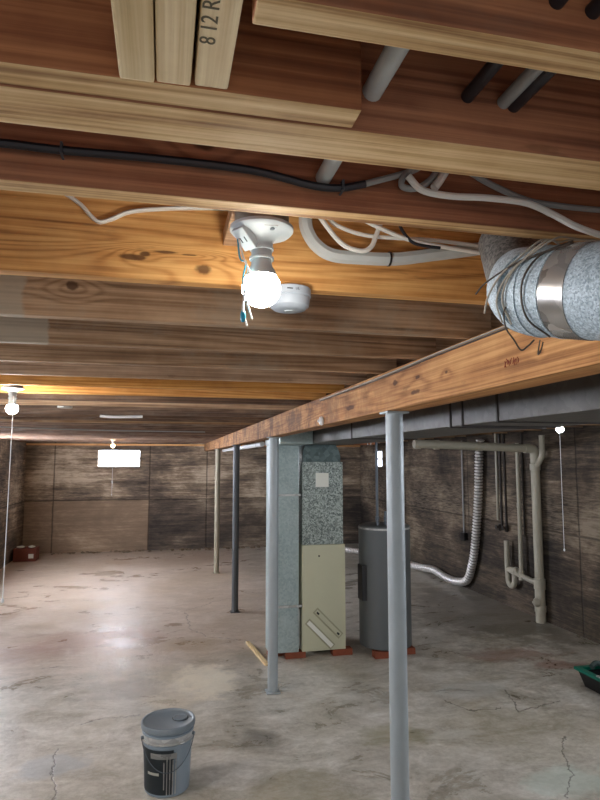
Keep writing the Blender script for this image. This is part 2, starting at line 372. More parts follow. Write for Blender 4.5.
def glass_block(name, axis, lo, hi, pos, nx, nz, z0, z1, strength):
    m = N(name+'_lit_glass')
    m.put(m.b, 'Emission Color', (.82, .87, 1, 1)); m.put(m.b, 'Emission Strength', strength)
    m.bump(m.noise(m.coord(), 40, 3), .5, .01); gm = m.fin(srgb(220, 228, 235), .2)
    root = props(bpy.data.objects.new(name, None), kind='structure'); COL.objects.link(root)
    c = ((lo+hi)/2, pos, z0) if axis == 'y' else (pos, (lo+hi)/2, z0); root.location = c
    g, f = B(), B()
    t = .02
    for i in range(nx):
        for k in range(nz):
            a0 = lo+(hi-lo)*i/nx+t/2+.004; a1 = lo+(hi-lo)*(i+1)/nx-t/2-.004
            b0 = z0+(z1-z0)*k/nz+t/2+.004; b1 = z0+(z1-z0)*(k+1)/nz-t/2-.004
            if axis == 'y': box(g, a0, a1, pos+.04, pos+.12, b0, b1, .008)
            else: box(g, pos+.04, pos+.12, a0, a1, b0, b1, .008)
    for i in range(nx+1):
        a = lo+(hi-lo)*i/nx; q = (max(lo, a-t/2), min(hi, a+t/2))
        if axis == 'y': box(f, *q, pos+.05, pos+.115, z0, z1)
        else: box(f, pos+.05, pos+.115, *q, z0, z1)
    for k in range(nz+1):
        a = z0+(z1-z0)*k/nz; q = (max(z0, a-t/2), min(z1, a+t/2))
        if axis == 'y': box(f, lo, hi, pos+.052, pos+.113, *q)
        else: box(f, pos+.052, pos+.113, lo, hi, *q)
    obj('pane', g, gm, root); obj('mortar_frame', f, plain('mortar', (120, 122, 124), .9), root)
glass_block('window_1', 'y', WB[0], WB[1], BY, 2, 2, WB[2], WB[3], 16.0)
glass_block('window_2', 'x', WR[0], WR[1], RX, 1, 2, WR[2], WR[3], 4.0)
for i_, w_ in enumerate(FILL_WL): glass_block('window_%d' % (3+i_), 'x', w_[0], w_[1], LX-.17, 8, 2, w_[2], w_[3], (22, 20, 80)[i_])  # unseen windows added as fill light
glass_block('window_5', 'x', FILL_WR[0], FILL_WR[1], RX, 8, 2, FILL_WR[2], FILL_WR[3], 20)  # another added window out of view, for fill
struct('trim_1', box(B(), LX, RX, BY-.06, BY-.001, ZJ-.045, ZJ-.005, .003), M_or)      # sill plate on the back wall
# ---------------------------------------------------------------- joists
BX0, BX1 = .875, .985
def joist(y, x0, x1, mat, label, group=None, th=.034, name='floor_joist', z=ZJ, zt=ZT, cat='joist'):
    o = obj(name, box(B(), x0, x1, y, y+th, z, zt-.001, .0025), mat)
    return props(o, label, cat, group)
yA = atz(0, 82, ZJ).y; yA2 = atz(0, 115, ZJ).y
yA = (yA+atz(600, 165, ZJ).y)/2; yA2 = (yA2+atz(600, 197, ZJ).y)/2
yB = (atz(0, 172, ZJ).y+atz(520, 235, ZJ).y)/2
yS = (atz(0, 60, ZJ).y+atz(362, 103, ZJ).y)/2-.002
y0 = atz(420, 22, ZJ).y; XL = LX+.01
joist(yA, XL, 2.6, M_pale if 0 else M_red, 'thick reddish joist right behind the short sistered board, pierced by pipes', th=yA2-yA)
joist(yB, XL, 2.6, W['red']([(.12, .08, .015, .01)]), 'reddish joist with black cable stapled along its face', th=.033)
xs = atz(362, 112, ZJ).x
props(obj('sister_board', box(B(), XL, xs, yA-.0365, yA-.0015, ZJ+.001, ZT-.001, .0025), M_red), 'short reddish board against the thick joist, ending in a ragged cut', 'board')
x0 = atz(255, 8, ZJ).x
joist(y0, x0, 2.6, W['red']([(.1, .12, .01, .012)]), 'nearest joist, cut off short at its left end, at top right', th=.034)
# blocks between the near joists
for i, (ua, ub, lab) in enumerate(((119, 153, 'pale blocking board, leftmost of the three side by side overhead'), (156, 193, 'greyish blocking board in the middle of the three overhead'), (195.5, 222, 'pale blocking board with stamped figures, rightmost of the three overhead'))):
    xa = atz(ua, 75, ZJ).x; xb = xa+.0325
    b = obj('blocking_board', box(B(), xa, xb, .06, yA-.038, ZJ-.001+.0015*i, ZT-.002, .003), M_blk)
    props(b, lab, 'board', None)
    if i == 2:
        q = atz(203, 34, ZJ)
        Mx = Matrix.Translation((xa+.0085, q.y-.012, ZJ+.0018)) @ Matrix.Rotation(-PI/2, 4, 'Z') @ Matrix.Rotation(PI, 4, 'X')
        obj('stamped_figures', text_mesh('8 12 R', .02, Mx, .0002), M_ink, b, label='dark stamped figures')
    if i == 2: XBL = xb
yC = (atz(0, 267, ZJ).y+atz(505, 307, ZJ).y)/2-.01
def kn(lst, y, xc):   # pixel spots -> coordinates relative to the joist's own origin (centre, bottom)
    out = []
    for (u, v, a, b) in lst:
        q = aty(u, v, y); out.append((q.x-xc, q.z-ZJ, a, b))
    return out
xc = (XL+.94)/2
joist(yC, XL, .94, W['orange'](kn([(133, 257, .03, .006), (145, 254, .012, .006), (203, 269, .02, .011), (165, 252, .03, .003), (190, 255, .02, .002)], yC, xc)), 'bright orange joist with torn knots, lit by the bare bulb')
SP = .371
labs = {1: 'brown joist with round dark knot behind the smoke detector', 2: 'brown joist with pale worn left end, second row behind the bulb',
        3: 'dark brown joist, third row behind the smoke detector', 4: 'dark brown joist just in front of the left light box', 5: 'yellowish joist just behind the left light box'}
NJ = 32
for k in range(1, NJ):
    y = yC+SP*k+.0
    if y > BY-.15: break
    if k == 1: mt = W['brown'](kn([(73, 285, .016, .012)], y, xc), aty(16, 280, y).x-xc)
    elif k == 2: mt = W['brown']((), aty(48, 325, y).x-xc)
    elif k in (5, 6): mt = M_or
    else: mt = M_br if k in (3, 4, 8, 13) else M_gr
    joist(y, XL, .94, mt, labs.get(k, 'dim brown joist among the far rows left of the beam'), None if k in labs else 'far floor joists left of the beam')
for k in range(0, NJ):
    y = yC+SP*k+.037
    if y > BY-.15: break
    joist(y, .90, RX-.01, M_br if k % 3 else M_gr, 'dim joist right of the beam, above the long duct', 'floor joists right of the beam')
# beam
bm = B(); box(bm, BX0, BX1, -.6, BY-.08, 2.10, ZJ-.001, .004)
M_beam = wood('beam_fir', srgb(220, 166, 104), srgb(192, 134, 76), srgb(126, 78, 42), 'Y',
              [(atx(u, v, BX0).y-(BY-.08-.6)/2, atx(u, v, BX0).z-2.10, a, b) for (u, v, a, b) in ((395, 383, .03, .012), (415, 392, .04, .01), (350, 408, .08, .012), (418, 377, .02, .007), (446, 372, .012, .006), (540, 352, .006, .004))], .35, 1.3, dirtcol=(126, 92, 62), rings=34, stain=(-5.0, -2.6))
beam = props(obj('support_beam', bm, M_beam), 'long orange timber beam carried on the row of steel posts', 'beam')
q = atx(511, 361, BX0)
bm = B()
for i_ in range(9):
    yy = q.y+.014*(i_-4)*.55; zz = q.z+random.uniform(-.006, .006)
    tube(bm, [(BX0-.0002, yy, zz-.008), (BX0-.0002, yy+random.uniform(-.006, .006), zz), (BX0-.0002, yy+random.uniform(-.006, .006), zz+.008)], .0011, 5, 3)
so = obj('red_stamp', bm, M_redink, beam, label='small smudged red grading stamp'); so['kind'] = 'stuff'
# ---------------------------------------------------------------- posts
def post(u, v, r, mat, label, y=None):
    q = atz(u, v, 0); x = .925; y = q.y if y is None else y
    t = thing('support_post', (x, y, 0), label, 'post')
    bm = B(); lathe(bm, [(r, .008), (r, 2.092)], (x, y, 0), 28); obj('pole', bm, mat, t, smooth=True)
    bm = B(); box(bm, x-r*1.3, x+r*1.3, y-r*1.3, y+r*1.3, 2.0915, 2.0995, .001); obj('cap_plate', bm, mat, t)
    bm = B(); box(bm, x-r*1.35, x+r*1.35, y-r*1.35, y+r*1.35, .0005, .009, .001); obj('base_plate', bm, mat, t)
    return t
post(401, 967, .036, M_post, 'nearest pale steel post, running out of the bottom of the picture')
post(272, 692, .042, M_post, 'pale steel post in front of the tall return duct')
post(234, 612, .042, M_postd, 'dark grey steel post, second from the far end')
post(215, 573, .044, M_posty, 'tan steel post farthest away under the beam')
# ---------------------------------------------------------------- lamps
def lamp(x, y, zp, strength, col, label, cord=None, main=False, group=None, rb=.029, vis=True):
    t = thing('ceiling_lamp', (x, y, zp), label, 'lamp', group)
    cm = emis('bulb_glow', col, strength)
    bm = B(); lathe(bm, [(.045, zp+.004), (.047, zp+.008), (.047, zp+.045), (.045, zp+.048)], (x, y, 0), 8 if not main else 24); obj('junction_box', bm, M_boxmetal, t, smooth=True)
    bm = B(); lathe(bm, [(.018, zp-.034), (.020, zp-.02), (.027, zp-.012), (.05, zp-.006), (.0545, zp-.001), (.0545, zp+.004), (.045, zp+.004)], (x, y, 0), 36); obj('canopy_plate', bm, M_porc, t, smooth=True)
    bm = B(); lathe(bm, [(.0155, zp-.052), (.021, zp-.052), (.021, zp-.048), (.0175, zp-.046), (.0175, zp-.036), (.0205, zp-.035), (.0205, zp-.031), (.017, zp-.0305)], (x, y, 0), 28); obj('lamp_socket', bm, M_porc, t, smooth=True)
    zb = zp-.052-rb-(.016 if main else .022)
    prof = [(0, zb-rb)]+[(rb*math.sin(a), zb-rb*math.cos(a)) for a in [PI*k/18 for k in range(1, 14)]]+[(0, zb+rb*.8)]
    bm = B(); lathe(bm, prof, (x, y, 0), 24); obj('bulb', bm, cm, t, smooth=True)
    bm = B(); lathe(bm, [(rb*.8, zb+rb*.62), (rb*.74, zb+rb*.85), (.0185, zb+rb*1.15), (.0165, zp-.0505)], (x, y, 0), 28); obj('bulb_neck', bm, M_porc, t, smooth=True)
    if main:
        # slanted outlet face on the canopy, screws
        Mr = Matrix.Translation((x-.030, y-.014, zp-.02)) @ Matrix.Rotation(math.radians(35), 4, 'Z') @ Matrix.Rotation(math.radians(40), 4, 'Y')
        bm = B(); box(bm, -.021, .021, -.014, .014, -.006, .008, .002, Mr); ou = obj('outlet', bm, M_porc, t)
        for s in (-1, 1):
            bm = B(); box(bm, -.005, .005, s*.005-.001, s*.005+.001, -.0066, -.0058, 0, Mr); obj('slot', bm, M_dark, ou, label='dark slot')
        bm = B(); lathe(bm, [(.004, zp-.0105), (.004, zp-.006)], (x+.012, y-.036, 0), 12); obj('screw', bm, M_steel, t)
        bm = B(); box(bm, x-.003, x+.02, y-.046, y-.033, zp-.0075, zp-.005, .001); obj('window_mark', bm, M_grey, t, label='small grey inset on the canopy')
    if cord:
        sx, dx, L = cord
        bm = B(); tube(bm, [(x+sx*.7, y-.012, zp-.04), (x+sx*.8, y-.014, zp-.05), (x+sx, y-.03, zp-.09), (x+(sx+dx)*.5, y-.03, zp-.1-L*.5), (x+dx, y-.03, zp-.1-L)], .0021, 6, 5); c = obj('pull_cord', bm, M_white, t, smooth=True)
        bm = B(); lathe(bm, [(0, 0), (.006, .004), (.0075, .014), (.003, .026)], (x+dx, y-.03, zp-.1-L-.02), 12); obj('bead', bm, M_white, c, smooth=True)
    return t
MY = .985
pm = aty(264, 231, MY)
lamp(pm.x-.004, MY, pm.z, 50, (1, .96, .88, 1), 'bare bulb in white porcelain holder with outlet, nearest overhead lamp', main=True, rb=.033)
props(obj('lamp_backing_board', box(B(), pm.x-.05, pm.x+.05, yB+.034, yC-.001, pm.z+.049, pm.z+.08, .002), M_br), 'short board across the joist bay above the nearest bulb holder', 'board')
for nm, mt, path in (('tail_wire', M_teal, [(240, 258), (246, 262), (243, 278), (244, 300), (242, 322)]), ('tail_wire', M_cable, [(243, 256), (248, 270), (245, 292), (243, 310), (247, 326)]), ('tail_wire', M_cable, [(243, 256), (250, 275), (247, 300), (252, 319)])):
    pts = [aty(u, v, MY-.03+.004*i) for i, (u, v) in enumerate(path)]
    pts = [Vector((pm.x-.046, MY+.002, pm.z-.004))]+pts
    bm = B(); tube(bm, pts, .0016, 6, 6)
    if mt is M_teal:
        lathe(bm, [(.002, 0), (.0045, .004), (.0045, .014), (.0025, .02)], aty(243, 322, MY-.015), 10)
    props(obj(nm, bm, mt, smooth=True), {0: 'teal wire with connector dangling behind the nearest bulb'}.get(0) if mt is M_teal else ('white wire end dangling left of the nearest bulb, longer one' if path[-1][0] < 250 else 'white wire end dangling left of the nearest bulb, shorter one'), 'wire')
def bay(y):  # centre of the joist bay nearest y
    k = round((y-yC-.017-SP/2)/SP); return yC+.017+SP/2+SP*k
def bay_board(x, y):
    k = round((y-yC-.017-SP/2)/SP)
    off = .037 if x > .95 else 0
    props(obj('lamp_backing_board', box(B(), x-.06, x+.06, yC+SP*k+.034+off+.001, yC+SP*(k+1)-.001+off, ZJ+.052, ZJ+.085, .002), M_br), LB.pop(0), 'board')
LB = ['short board in the joist bay above the left bulb', 'short board in the joist bay above the far warm bulb', 'short board in the joist bay above the right bulb']
q = atz(13, 386, ZJ); yl = bay(q.y); q = aty(13, 388, yl)
lamp(q.x, yl, ZJ+.003, LS[0] if 'LS' in globals() else 330, (1, .95, .86, 1), 'bare bulb with long pull cord at the left edge of the picture', cord=(.012, .006, .93)); bay_board(q.x, yl)
yf = bay(11.2); q = aty(113, 441, yf)
lamp(q.x, yf, ZJ+.003, 260, (1, .62, .28, 1), 'dim warm bulb with cord in front of the back window', cord=(.01, .008, .85)); bay_board(q.x, yf)
yr = bay(4.2)+.037; q = aty(559, 408, yr)
lamp(q.x, yr, ZJ+.003, 330, (.92, .97, 1, 1), 'cool white bulb with pull cord near the right wall', cord=(-.026, -.03, .98)); bay_board(q.x, yr)
# ---------------------------------------------------------------- smoke detector
q = atz(288, 291, ZJ); cx, cy = q.x, yC+.005
t = thing('smoke_detector', (cx, cy, ZJ-.04), 'round white smoke detector under the orange joist, beside the bulb', 'smoke detector')
zt = ZJ-.0005
bm = B(); lathe(bm, [(.043, zt-.02), (.0455, zt-.018), (.0455, zt-.002), (.043, zt)], (cx, cy, 0), 40); hs = obj('base_ring', bm, M_smoke, t, smooth=True)
bm = B(); lathe(bm, [(0, zt-.047), (.02, zt-.0465), (.034, zt-.044), (.041, zt-.038), (.0435, zt-.0235), (.0425, zt-.02)], (cx, cy, 0), 40); cv = obj('cover', bm, M_smoke, t, smooth=True)
bm = B(); lathe(bm, [(.0, zt-.0485), (.010, zt-.0485), (.011, zt-.0462)], (cx, cy, 0), 24); obj('test_button', bm, M_porc, cv, smooth=True)
bm = B(); box(bm, cx-.014, cx-.002, cy-.0462, cy-.0448, zt-.0115, zt-.0095)
obj('alarm_slot', bm, M_dark, hs, label='dark slot')
obj('lettering', text_mesh('UL', .007, Matrix.Translation((cx+.008, cy-.0452, zt-.0105)) @ Matrix.Rotation(PI/2, 4, 'X'), .0003), M_dark, hs, label='small dark letters')
# ---------------------------------------------------------------- cables
def cable(name, mat, pts, r, label, cat='cable', flat=1.0, seg=8, group=None):
    return props(obj(name, tube(B(), pts, r, seg, 7, flat=flat), mat, smooth=True), label, cat, group)
fB = yB-.012
cable('power_cable', M_blackc, [aty(u, v, fB) for u, v in ((-250, 128), (-100, 135), (0, 143), (60, 150), (150, 158), (250, 170), (310, 185), (340, 188), (365, 184))], .0058, 'black cable running along the reddish joist face')
cable('power_cable', M_grey, [aty(u, v, fB) for u, v in ((365, 184), (380, 180), (402, 174), (420, 166))]+[Vector((.36, yB-.03, ZJ+.1))], .0048, 'bright grey cable end continuing the black cable')
for (u, v, lab) in ((62, 150, 'left metal staple over the black cable on the reddish joist'), (342, 187, 'right metal staple over the black cable near its grey end')):
    p = aty(u, v, fB); bs = B()
    box(bs, p.x-.0015, p.x+.0015, yB-.0205, yB-.0185, p.z-.0075, p.z+.0075); box(bs, p.x-.0015, p.x+.0015, yB-.0186, yB+.001, p.z+.006, p.z+.0075); box(bs, p.x-.0015, p.x+.0015, yB-.0186, yB+.001, p.z-.0075, p.z-.006)
    props(obj('cable_staple', bs, M_steel), lab, 'staple')
cable('grey_cable', M_grey, [aty(u, v, fB-.004) for u, v in ((412, 168), (403, 178), (402, 186), (412, 189), (422, 186), (432, 178), (438, 168))], .0048, 'grey cable loop curling at the reddish joist')
cable('white_cable', M_cable, [aty(u, v, fB-.012) for u, v in ((408, 176), (422, 190), (450, 196), (487, 198), (526, 203), (552, 214), (575, 226), (600, 235), (640, 246))], .0052, 'white cable sweeping right and down across the reddish joist')
cable('white_cable', M_cable, [aty(u, v, fB-.01) for u, v in ((446, 170), (440, 180), (434, 188))], .0065, 'stubby thick white cable end beside the grey loop')
cable('grey_cable', M_grey, [aty(u, v, fB) for u, v in ((470, 172), (490, 184), (526, 200), (560, 206), (600, 210), (660, 214))], .0048, 'dusty grey cable behind the sweeping white cable')
fC = yC-.03
cable('conduit', M_thick, [aty(u, v, fC) for u, v in ((312, 200), (306, 216), (307, 230), (316, 245), (332, 255), (360, 258), (395, 259), (430, 255), (470, 250), (500, 245), (540, 236))], .0145, 'thick grey flexible conduit curving along the orange joist', 'conduit')
bt = B(); p = aty(389, 259, fC); lathe(bt, [(.0158, -.002), (.0158, .002)], (0, 0, 0), 20, Matrix.Translation(p) @ Matrix.Rotation(PI/2, 4, 'Y'))
props(obj('conduit_tie', bt, M_dark, smooth=True), 'dark tie wrapped around the thick grey conduit', 'tie')
fD = yC-.052
cable('white_cable', M_cable, [aty(u, v, fD) for u, v in ((316, 212), (325, 224), (336, 238), (347, 247), (362, 251), (371, 247), (376, 236), (381, 222))], .0052, 'white cable hanging in a shallow U over the thick conduit')
cable('white_cable', M_cable, [aty(u, v, fD+.008) for u, v in ((326, 215), (338, 226), (370, 236), (430, 240), (480, 246), (530, 250), (600, 257), (650, 260))], .0045, 'white cable, upper of two running right to the round duct')
cable('white_cable', M_cable, [aty(u, v, fD-.004) for u, v in ((356, 216), (380, 228), (410, 240), (450, 248), (500, 256), (540, 262), (600, 264), (650, 262))], .0048, 'white cable, lower of two running right to the round duct')
cable('dark_cable', M_blackc, [aty(u, v, fD-.006) for u, v in ((396, 216), (402, 230), (412, 242), (425, 246), (440, 248))], .0035, 'short dark cable dropping over the white cables')
cable('white_cable', M_cable, [aty(u, v, yC-.005) for u, v in ((30, 184), (45, 187), (62, 192), (80, 204), (92, 217), (100, 222), (112, 219), (130, 212), (160, 209), (200, 208), (232, 209))], .0042, 'flat white cable sagging in a V on the orange joist', flat=1.6)
# pipes through the near joists
def pipe(pts, r, mat, label, name='water_pipe', seg=16, smooth=0, group=None):
    return props(obj(name, tube(B(), pts, r, seg, smooth), mat, smooth=True), label, 'pipe', group)
zp = atz(372, 92, ZJ); k = yA/zp.y; a = Vector((zp.x*k, yA, CH+(ZJ-CH)*k))
pipe([(a.x, y0+.036, a.z), (a.x, yB-.001, a.z)], .0115, M_thick, 'grey pipe end between the thick joist and the near joist')
for (u, v, mt, lab) in ((467, 97, M_blackc, 'black pipe entering the thick joist, left of a pair'), (503, 103, M_grey, 'black and grey pipe entering the thick joist, right of a pair')):
    zp = atz(u, v, ZJ); k = yA/zp.y; a = Vector((zp.x*k, yA, CH+(ZJ-CH)*k))
    pipe([(a.x, y0+.036, a.z), (a.x, yA+.001, a.z)], .0078, mt, lab)
    if mt is M_grey: pipe([(a.x+.013, y0+.036, a.z-.002), (a.x+.013, yA+.001, a.z-.002)], .0085, M_blackc, 'black pipe hugging the grey pipe at top right')
for (u, v, lab) in ((556, 2, 'black pipe stub on the face of the nearest joist, left one'), (592, 12, 'black pipe stub on the face of the nearest joist, right one')):
    q = aty(u, v, y0); pipe([(q.x, y0-.12, q.z), (q.x, y0+.001, q.z)], .0075, M_blackc, lab)
# speaker wires lying on top edge of the beam
for i, (dz, lab) in enumerate(((0, 'thin grey wire along the top edge of the beam, upper one'), (-.007, 'thin dark wire along the top edge of the beam, lower one'))):
    pts = []
    for u, v in ((512, 318), (490, 325), (460, 341), (430, 353), (400, 366), (360, 382), (320, 397)):
        p = atx(u, v+3, BX0-.004); pts.append((BX0-.004, p.y, min(p.z, ZJ-.008)+dz))
    cable('wire', M_wire if i == 0 else M_wired, pts, .0026, lab, 'wire', seg=6)
# ---------------------------------------------------------------- round duct
t = thing('round_duct', (.6, .8, 2.0), 'round galvanised duct with foil tape and wires hanging over it', 'duct')
P = [Vector((.40, .995, 2.36)), aty(517, 268, .945), aty(529, 292, .865), aty(560, 298, .80), aty(600, 298, .735)]
Rr = .072
d = (P[4]-P[3]).normalized()
P1 = P[2]
bm = B(); tube(bm, [aty(508, 252, 1.03)+Vector((0, 0, .02)), aty(516, 268, .97), aty(522, 280, .93)], .056, 32, 6, caps=True); obj('collar', bm, galv('dark_collar', (62, 62, 60), (130, 128, 122), 220, .1, .6, .7), t, smooth=True, label='dull scuffed collar')
bm = B(); tube(bm, [aty(520, 276, .945), aty(526, 284, .905), aty(533, 292, .868), P1+d*.02], .066, 40, 6, rfun=lambda i, n: .052+(Rr-.002-.052)*min(1, (i/(n-1))*2.2)); obj('reducer', bm, M_round, t, smooth=True)
S = P1+d*.015
e2 = S+d*.13
turn = [S, S+d*.05, e2, e2+d*.09, e2+d*.16+Vector((0, -.05, 0)), e2+d*.19+Vector((0, -.14, 0)), e2+d*.2+Vector((0, -.3, 0)), e2+d*.2+Vector((0, -.7, 0))]
for p in turn[4:]: p.z = turn[3].z
bm = B(); tube(bm, turn, Rr, 48, 8); obj('duct_run', bm, M_round, t, smooth=True)
for s, w, r_, mt, nm, lb in ((.018, .0025, Rr+.0018, M_round, 'crimp_ring', None), (.062, .002, Rr+.0015, M_round, 'crimp_ring', None), (.088, .022, Rr+.0012, M_foil, 'foil_tape', 'shiny foil tape band')):
    bm = B(); tube(bm, [S+d*(s-w), S+d*(s-w*.5), S+d*(s+w*.5), S+d*(s+w)], r_, 48, 0); obj(nm, bm, mt, t, smooth=True, label=lb)
# wires over the duct (follow the duct surface)
def surf(s, ang, off=.003):   # s metres along duct from S, ang around from the camera side upwards
    c = S+d*s; side = (Vector((0, 0, CH))-c); side = (side-d*side.dot(d)).normalized()
    up = side.cross(d); up = up if up.z > 0 else -up
    return c+(side*math.cos(ang)+up*math.sin(ang))*(Rr+off)
R_ = math.radians
def wrap(lst): return [surf(s, R_(a), o) for s, a, o in lst]
ww = [
 ('grey wire looping off the white cables onto the round duct, outermost', M_wire, [aty(640, 242, .84), aty(575, 240, .83), aty(560, 242, .82)]+wrap([(.03, 70, .012), (.012, 45, .004), (-.01, 20, .004), (-.03, -5, .004), (-.04, -25, .008)])),
 ('grey wire looping onto the round duct, second from outside', M_wire, [aty(645, 245, .835), aty(580, 243, .825), aty(563, 246, .815)]+wrap([(.045, 68, .012), (.025, 45, .004), (.004, 18, .004), (-.012, -10, .004), (-.014, -40, .004)])),
 ('grey wire looping onto the round duct, third from outside', M_wire, [aty(648, 240, .83), aty(590, 240, .82), aty(570, 238, .81)]+wrap([(.055, 72, .012), (.035, 50, .006), (.012, 24, .004), (.0, -8, .004), (.004, -42, .004)])),
 ('thin dark wire wrapped lengthwise across the round duct', M_wired, wrap([(.085, 66, .004), (.05, 50, .004), (.01, 35, .004), (-.035, 12, .006), (-.05, -2, .012)])),
 ('fine wire ringed around the duct by the foil tape', M_wired, wrap([(.075, 80, .004), (.05, 45, .004), (.038, 10, .004), (.042, -30, .004), (.06, -65, .004)])),
]
for lab, mt, pts in ww: cable('wire', mt, pts, .0016, lab, 'wire', seg=6)
wp = [aty(511, 300, .84), aty(504, 312, .84), aty(506, 328, .84), aty(514, 340, .84), aty(521, 350, .84), aty(528, 346, .84), aty(534, 340, .84)]
cable('wire', M_wired, wp, .0014, 'thin wire hanging in a loose loop below the duct collar', 'wire', seg=6)
cable('wire', M_wired, [aty(540, 340, .83), aty(538, 354, .83), aty(541, 350, .83), aty(543, 342, .83)], .0012, 'tiny wire loop poking out under the round duct', 'wire', seg=6)
# ---------------------------------------------------------------- long trunk duct
TX0, TX1, TZ = 1.33, 1.83, 2.06
t = thing('trunk_duct', (1.58, 2.8, TZ), 'long dusty rectangular duct running above the furnace beyond the beam', 'duct')
bm = B(); box(bm, TX0, TX1, -.8, 6.35, TZ, ZJ-.004, .003); obj('duct_body', bm, M_trunk, t)
for (u, v) in ((451, 426), (463, 425), (498, 420), (352, 437)):
    q = atx(u, v, TX0)
    bm = B(); box(bm, TX0-.006, TX1+.006, q.y-.006, q.y+.006, TZ-.006, ZJ-.0035, .001); obj('drive_seam', bm, M_iron, t, label='dark joint strip')
# ---------------------------------------------------------------- furnace
FY0 = 5.85
M_slot = plain('slot_shade_enamel', (156, 154, 128), .5)  # darker copy of the enamel, painting shade round the slots
t = thing('furnace', (1.57, 6.2, .06), 'tall furnace with cream lower cabinet and spangled coil case', 'furnace')
bm = B(); box(bm, 1.352, 1.79, FY0, 6.5, .062, 1.07, .004); cab = obj('cabinet', bm, M_cream, t)
for (u0, v0, u1, v1, lb, mt) in ((308, 622, 332, 646, 'bright angled grille slot', M_paper), (316, 611, 340, 635, 'cream angled grille slot', M_cream)):
    a, b = aty(u0, v0, FY0), aty(u1, v1, FY0); mid = (a+b)/2; L = (b-a).length; an = math.atan2(b.z-a.z, b.x-a.x)
    Mr = Matrix.Translation((mid.x, FY0-.004, mid.z)) @ Matrix.Rotation(-an, 4, 'Y')
    bm = B(); box(bm, -L/2-.012, L/2+.012, -.001, .004, -.034, .034, .001, Mr); obj('slot_surround', bm, M_slot, cab, label='shaded pressed surround')
    bm = B(); box(bm, -L/2, L/2, -.006, -.0012, -.02, .02, .002, Mr); h = obj('handle_slot', bm, mt, cab, label=lb)
    if mt is M_cream:
        for s in (-1, 1):
            bm = B(); box(bm, s*L*.42-.015, s*L*.42+.015, -.0085, -.005, -.012, .006, 0, Mr); obj('notch', bm, M_dark, h)
q = aty(319, 556, FY0)
bm = B(); lathe(bm, [(.009, 0), (.009, .006)], (0, 0, 0), 12, Matrix.Translation((q.x, FY0+.001, q.z)) @ Matrix.Rotation(PI/2, 4, 'X')); obj('screw', bm, M_dark, cab)
bm = B(); box(bm, 1.356, 1.775, FY0+.015, 6.48, 1.071, 1.885, .004); cc = obj('coil_case', bm, M_span, t)
a, b = aty(316, 473, FY0), aty(329, 487, FY0)
bm = B(); box(bm, a.x, b.x, FY0+.0125, FY0+.0155, b.z, a.z); obj('paper_label', bm, M_paper, cc, label='blank pale paper label')
bm = B()
def quadprism(bm, lo, hi, y0_, y1_, z0, z1, bulge=0, n=6):
    rings = []
    for i in range(n+1):
        f = i/n; xa = lo[0]+(hi[0]-lo[0])*f-bulge*math.sin(PI*f); xb = lo[1]+(hi[1]-lo[1])*f+bulge*math.sin(PI*f); z = z0+(z1-z0)*f
        rings.append([bm.verts.new(c) for c in ((xa, y0_+.03*f, z), (xb, y0_+.03*f, z), (xb, y1_, z), (xa, y1_, z))])
    for r1, r2 in zip(rings[:-1], rings[1:]):
        for k_ in range(4): bm.faces.new((r1[k_], r1[(k_+1) % 4], r2[(k_+1) % 4], r2[k_]))
    bm.faces.new(rings[0][::-1]); bm.faces.new(rings[-1])
quadprism(bm, (1.375, 1.755), (1.40, 1.715), FY0+.03, 6.3, 1.886, 2.0595, .018)
obj('plenum_collar', bm, galv('dark_sheet', (70, 84, 84), (112, 128, 126), 25, .3), t, smooth=True, label='dark sheet metal transition on top')
def brick(x, y, lab, rz=0, z=0.0005, name='brick'):
    Mr = Matrix.Translation((x, y, z)) @ Matrix.Rotation(rz, 4, 'Z')
    props(obj(name, box(B(), -.1, .1, -.05, .05, 0, .06, .003, Mr), M_brick), lab, 'brick')
brick(1.29, 5.91, 'red brick propping the gap between return duct and furnace'); brick(1.76, 5.9, 'red brick under the right front corner of the furnace'); brick(1.42, 6.4, 'red brick under the back of the furnace, left'); brick(1.72, 6.4, 'red brick under the back of the furnace, right'); brick(1.14, 6.02, 'red brick under the back of the return duct')
# return duct
t = thing('return_duct', (1.16, 6.2, .06), 'tall plain galvanised return duct standing left of the furnace', 'duct')
bm = B(); box(bm, 1.03, 1.318, FY0+.01, 6.08, .0615, .494, .003); obj('lower_section', bm, M_galv, t)
bm = B(); box(bm, 1.03, 1.318, FY0+.01, 6.08, .4945, 1.561, .003); obj('middle_section', bm, M_galv, t)
bm = B(); box(bm, 1.03, 1.318, FY0+.01, 6.08, 1.5615, 2.05, .003); obj('upper_section', bm, M_galv, t)
for z, x1 in ((.494, 1.41), (1.561, 1.336)):
    bm = B(); box(bm, 1.022, x1 if z > 1 else 1.345, FY0-.012, FY0+.011, z-.01, z+.01, .002); obj('seam_flange', bm, M_tin, t)
bm = B(); box(bm, 1.02, 1.327, 5.3, 6.1, 2.0505, 2.2, .01); obj('top_elbow', bm, M_galv, t)
bm = B(); box(bm, 1.3195, 1.345, FY0+.06, 6.0, .1, .45, .002); obj('filter_slot', bm, M_tin, t)
# plank on floor at the left of duct
a = Vector((.905, 6.45, .0005)); b = Vector((.985, 5.72, .0005)); an = math.atan2(b.y-a.y, b.x-a.x); L = (b-a).length
Mr = Matrix.Translation((a+b)/2) @ Matrix.Rotation(an, 4, 'Z')
props(obj('wood_strip', box(B(), -L/2, L/2, -.02, .02, 0, .022, .002, Mr), M_blk), 'pale wooden strip lying on the floor by the return duct', 'board')
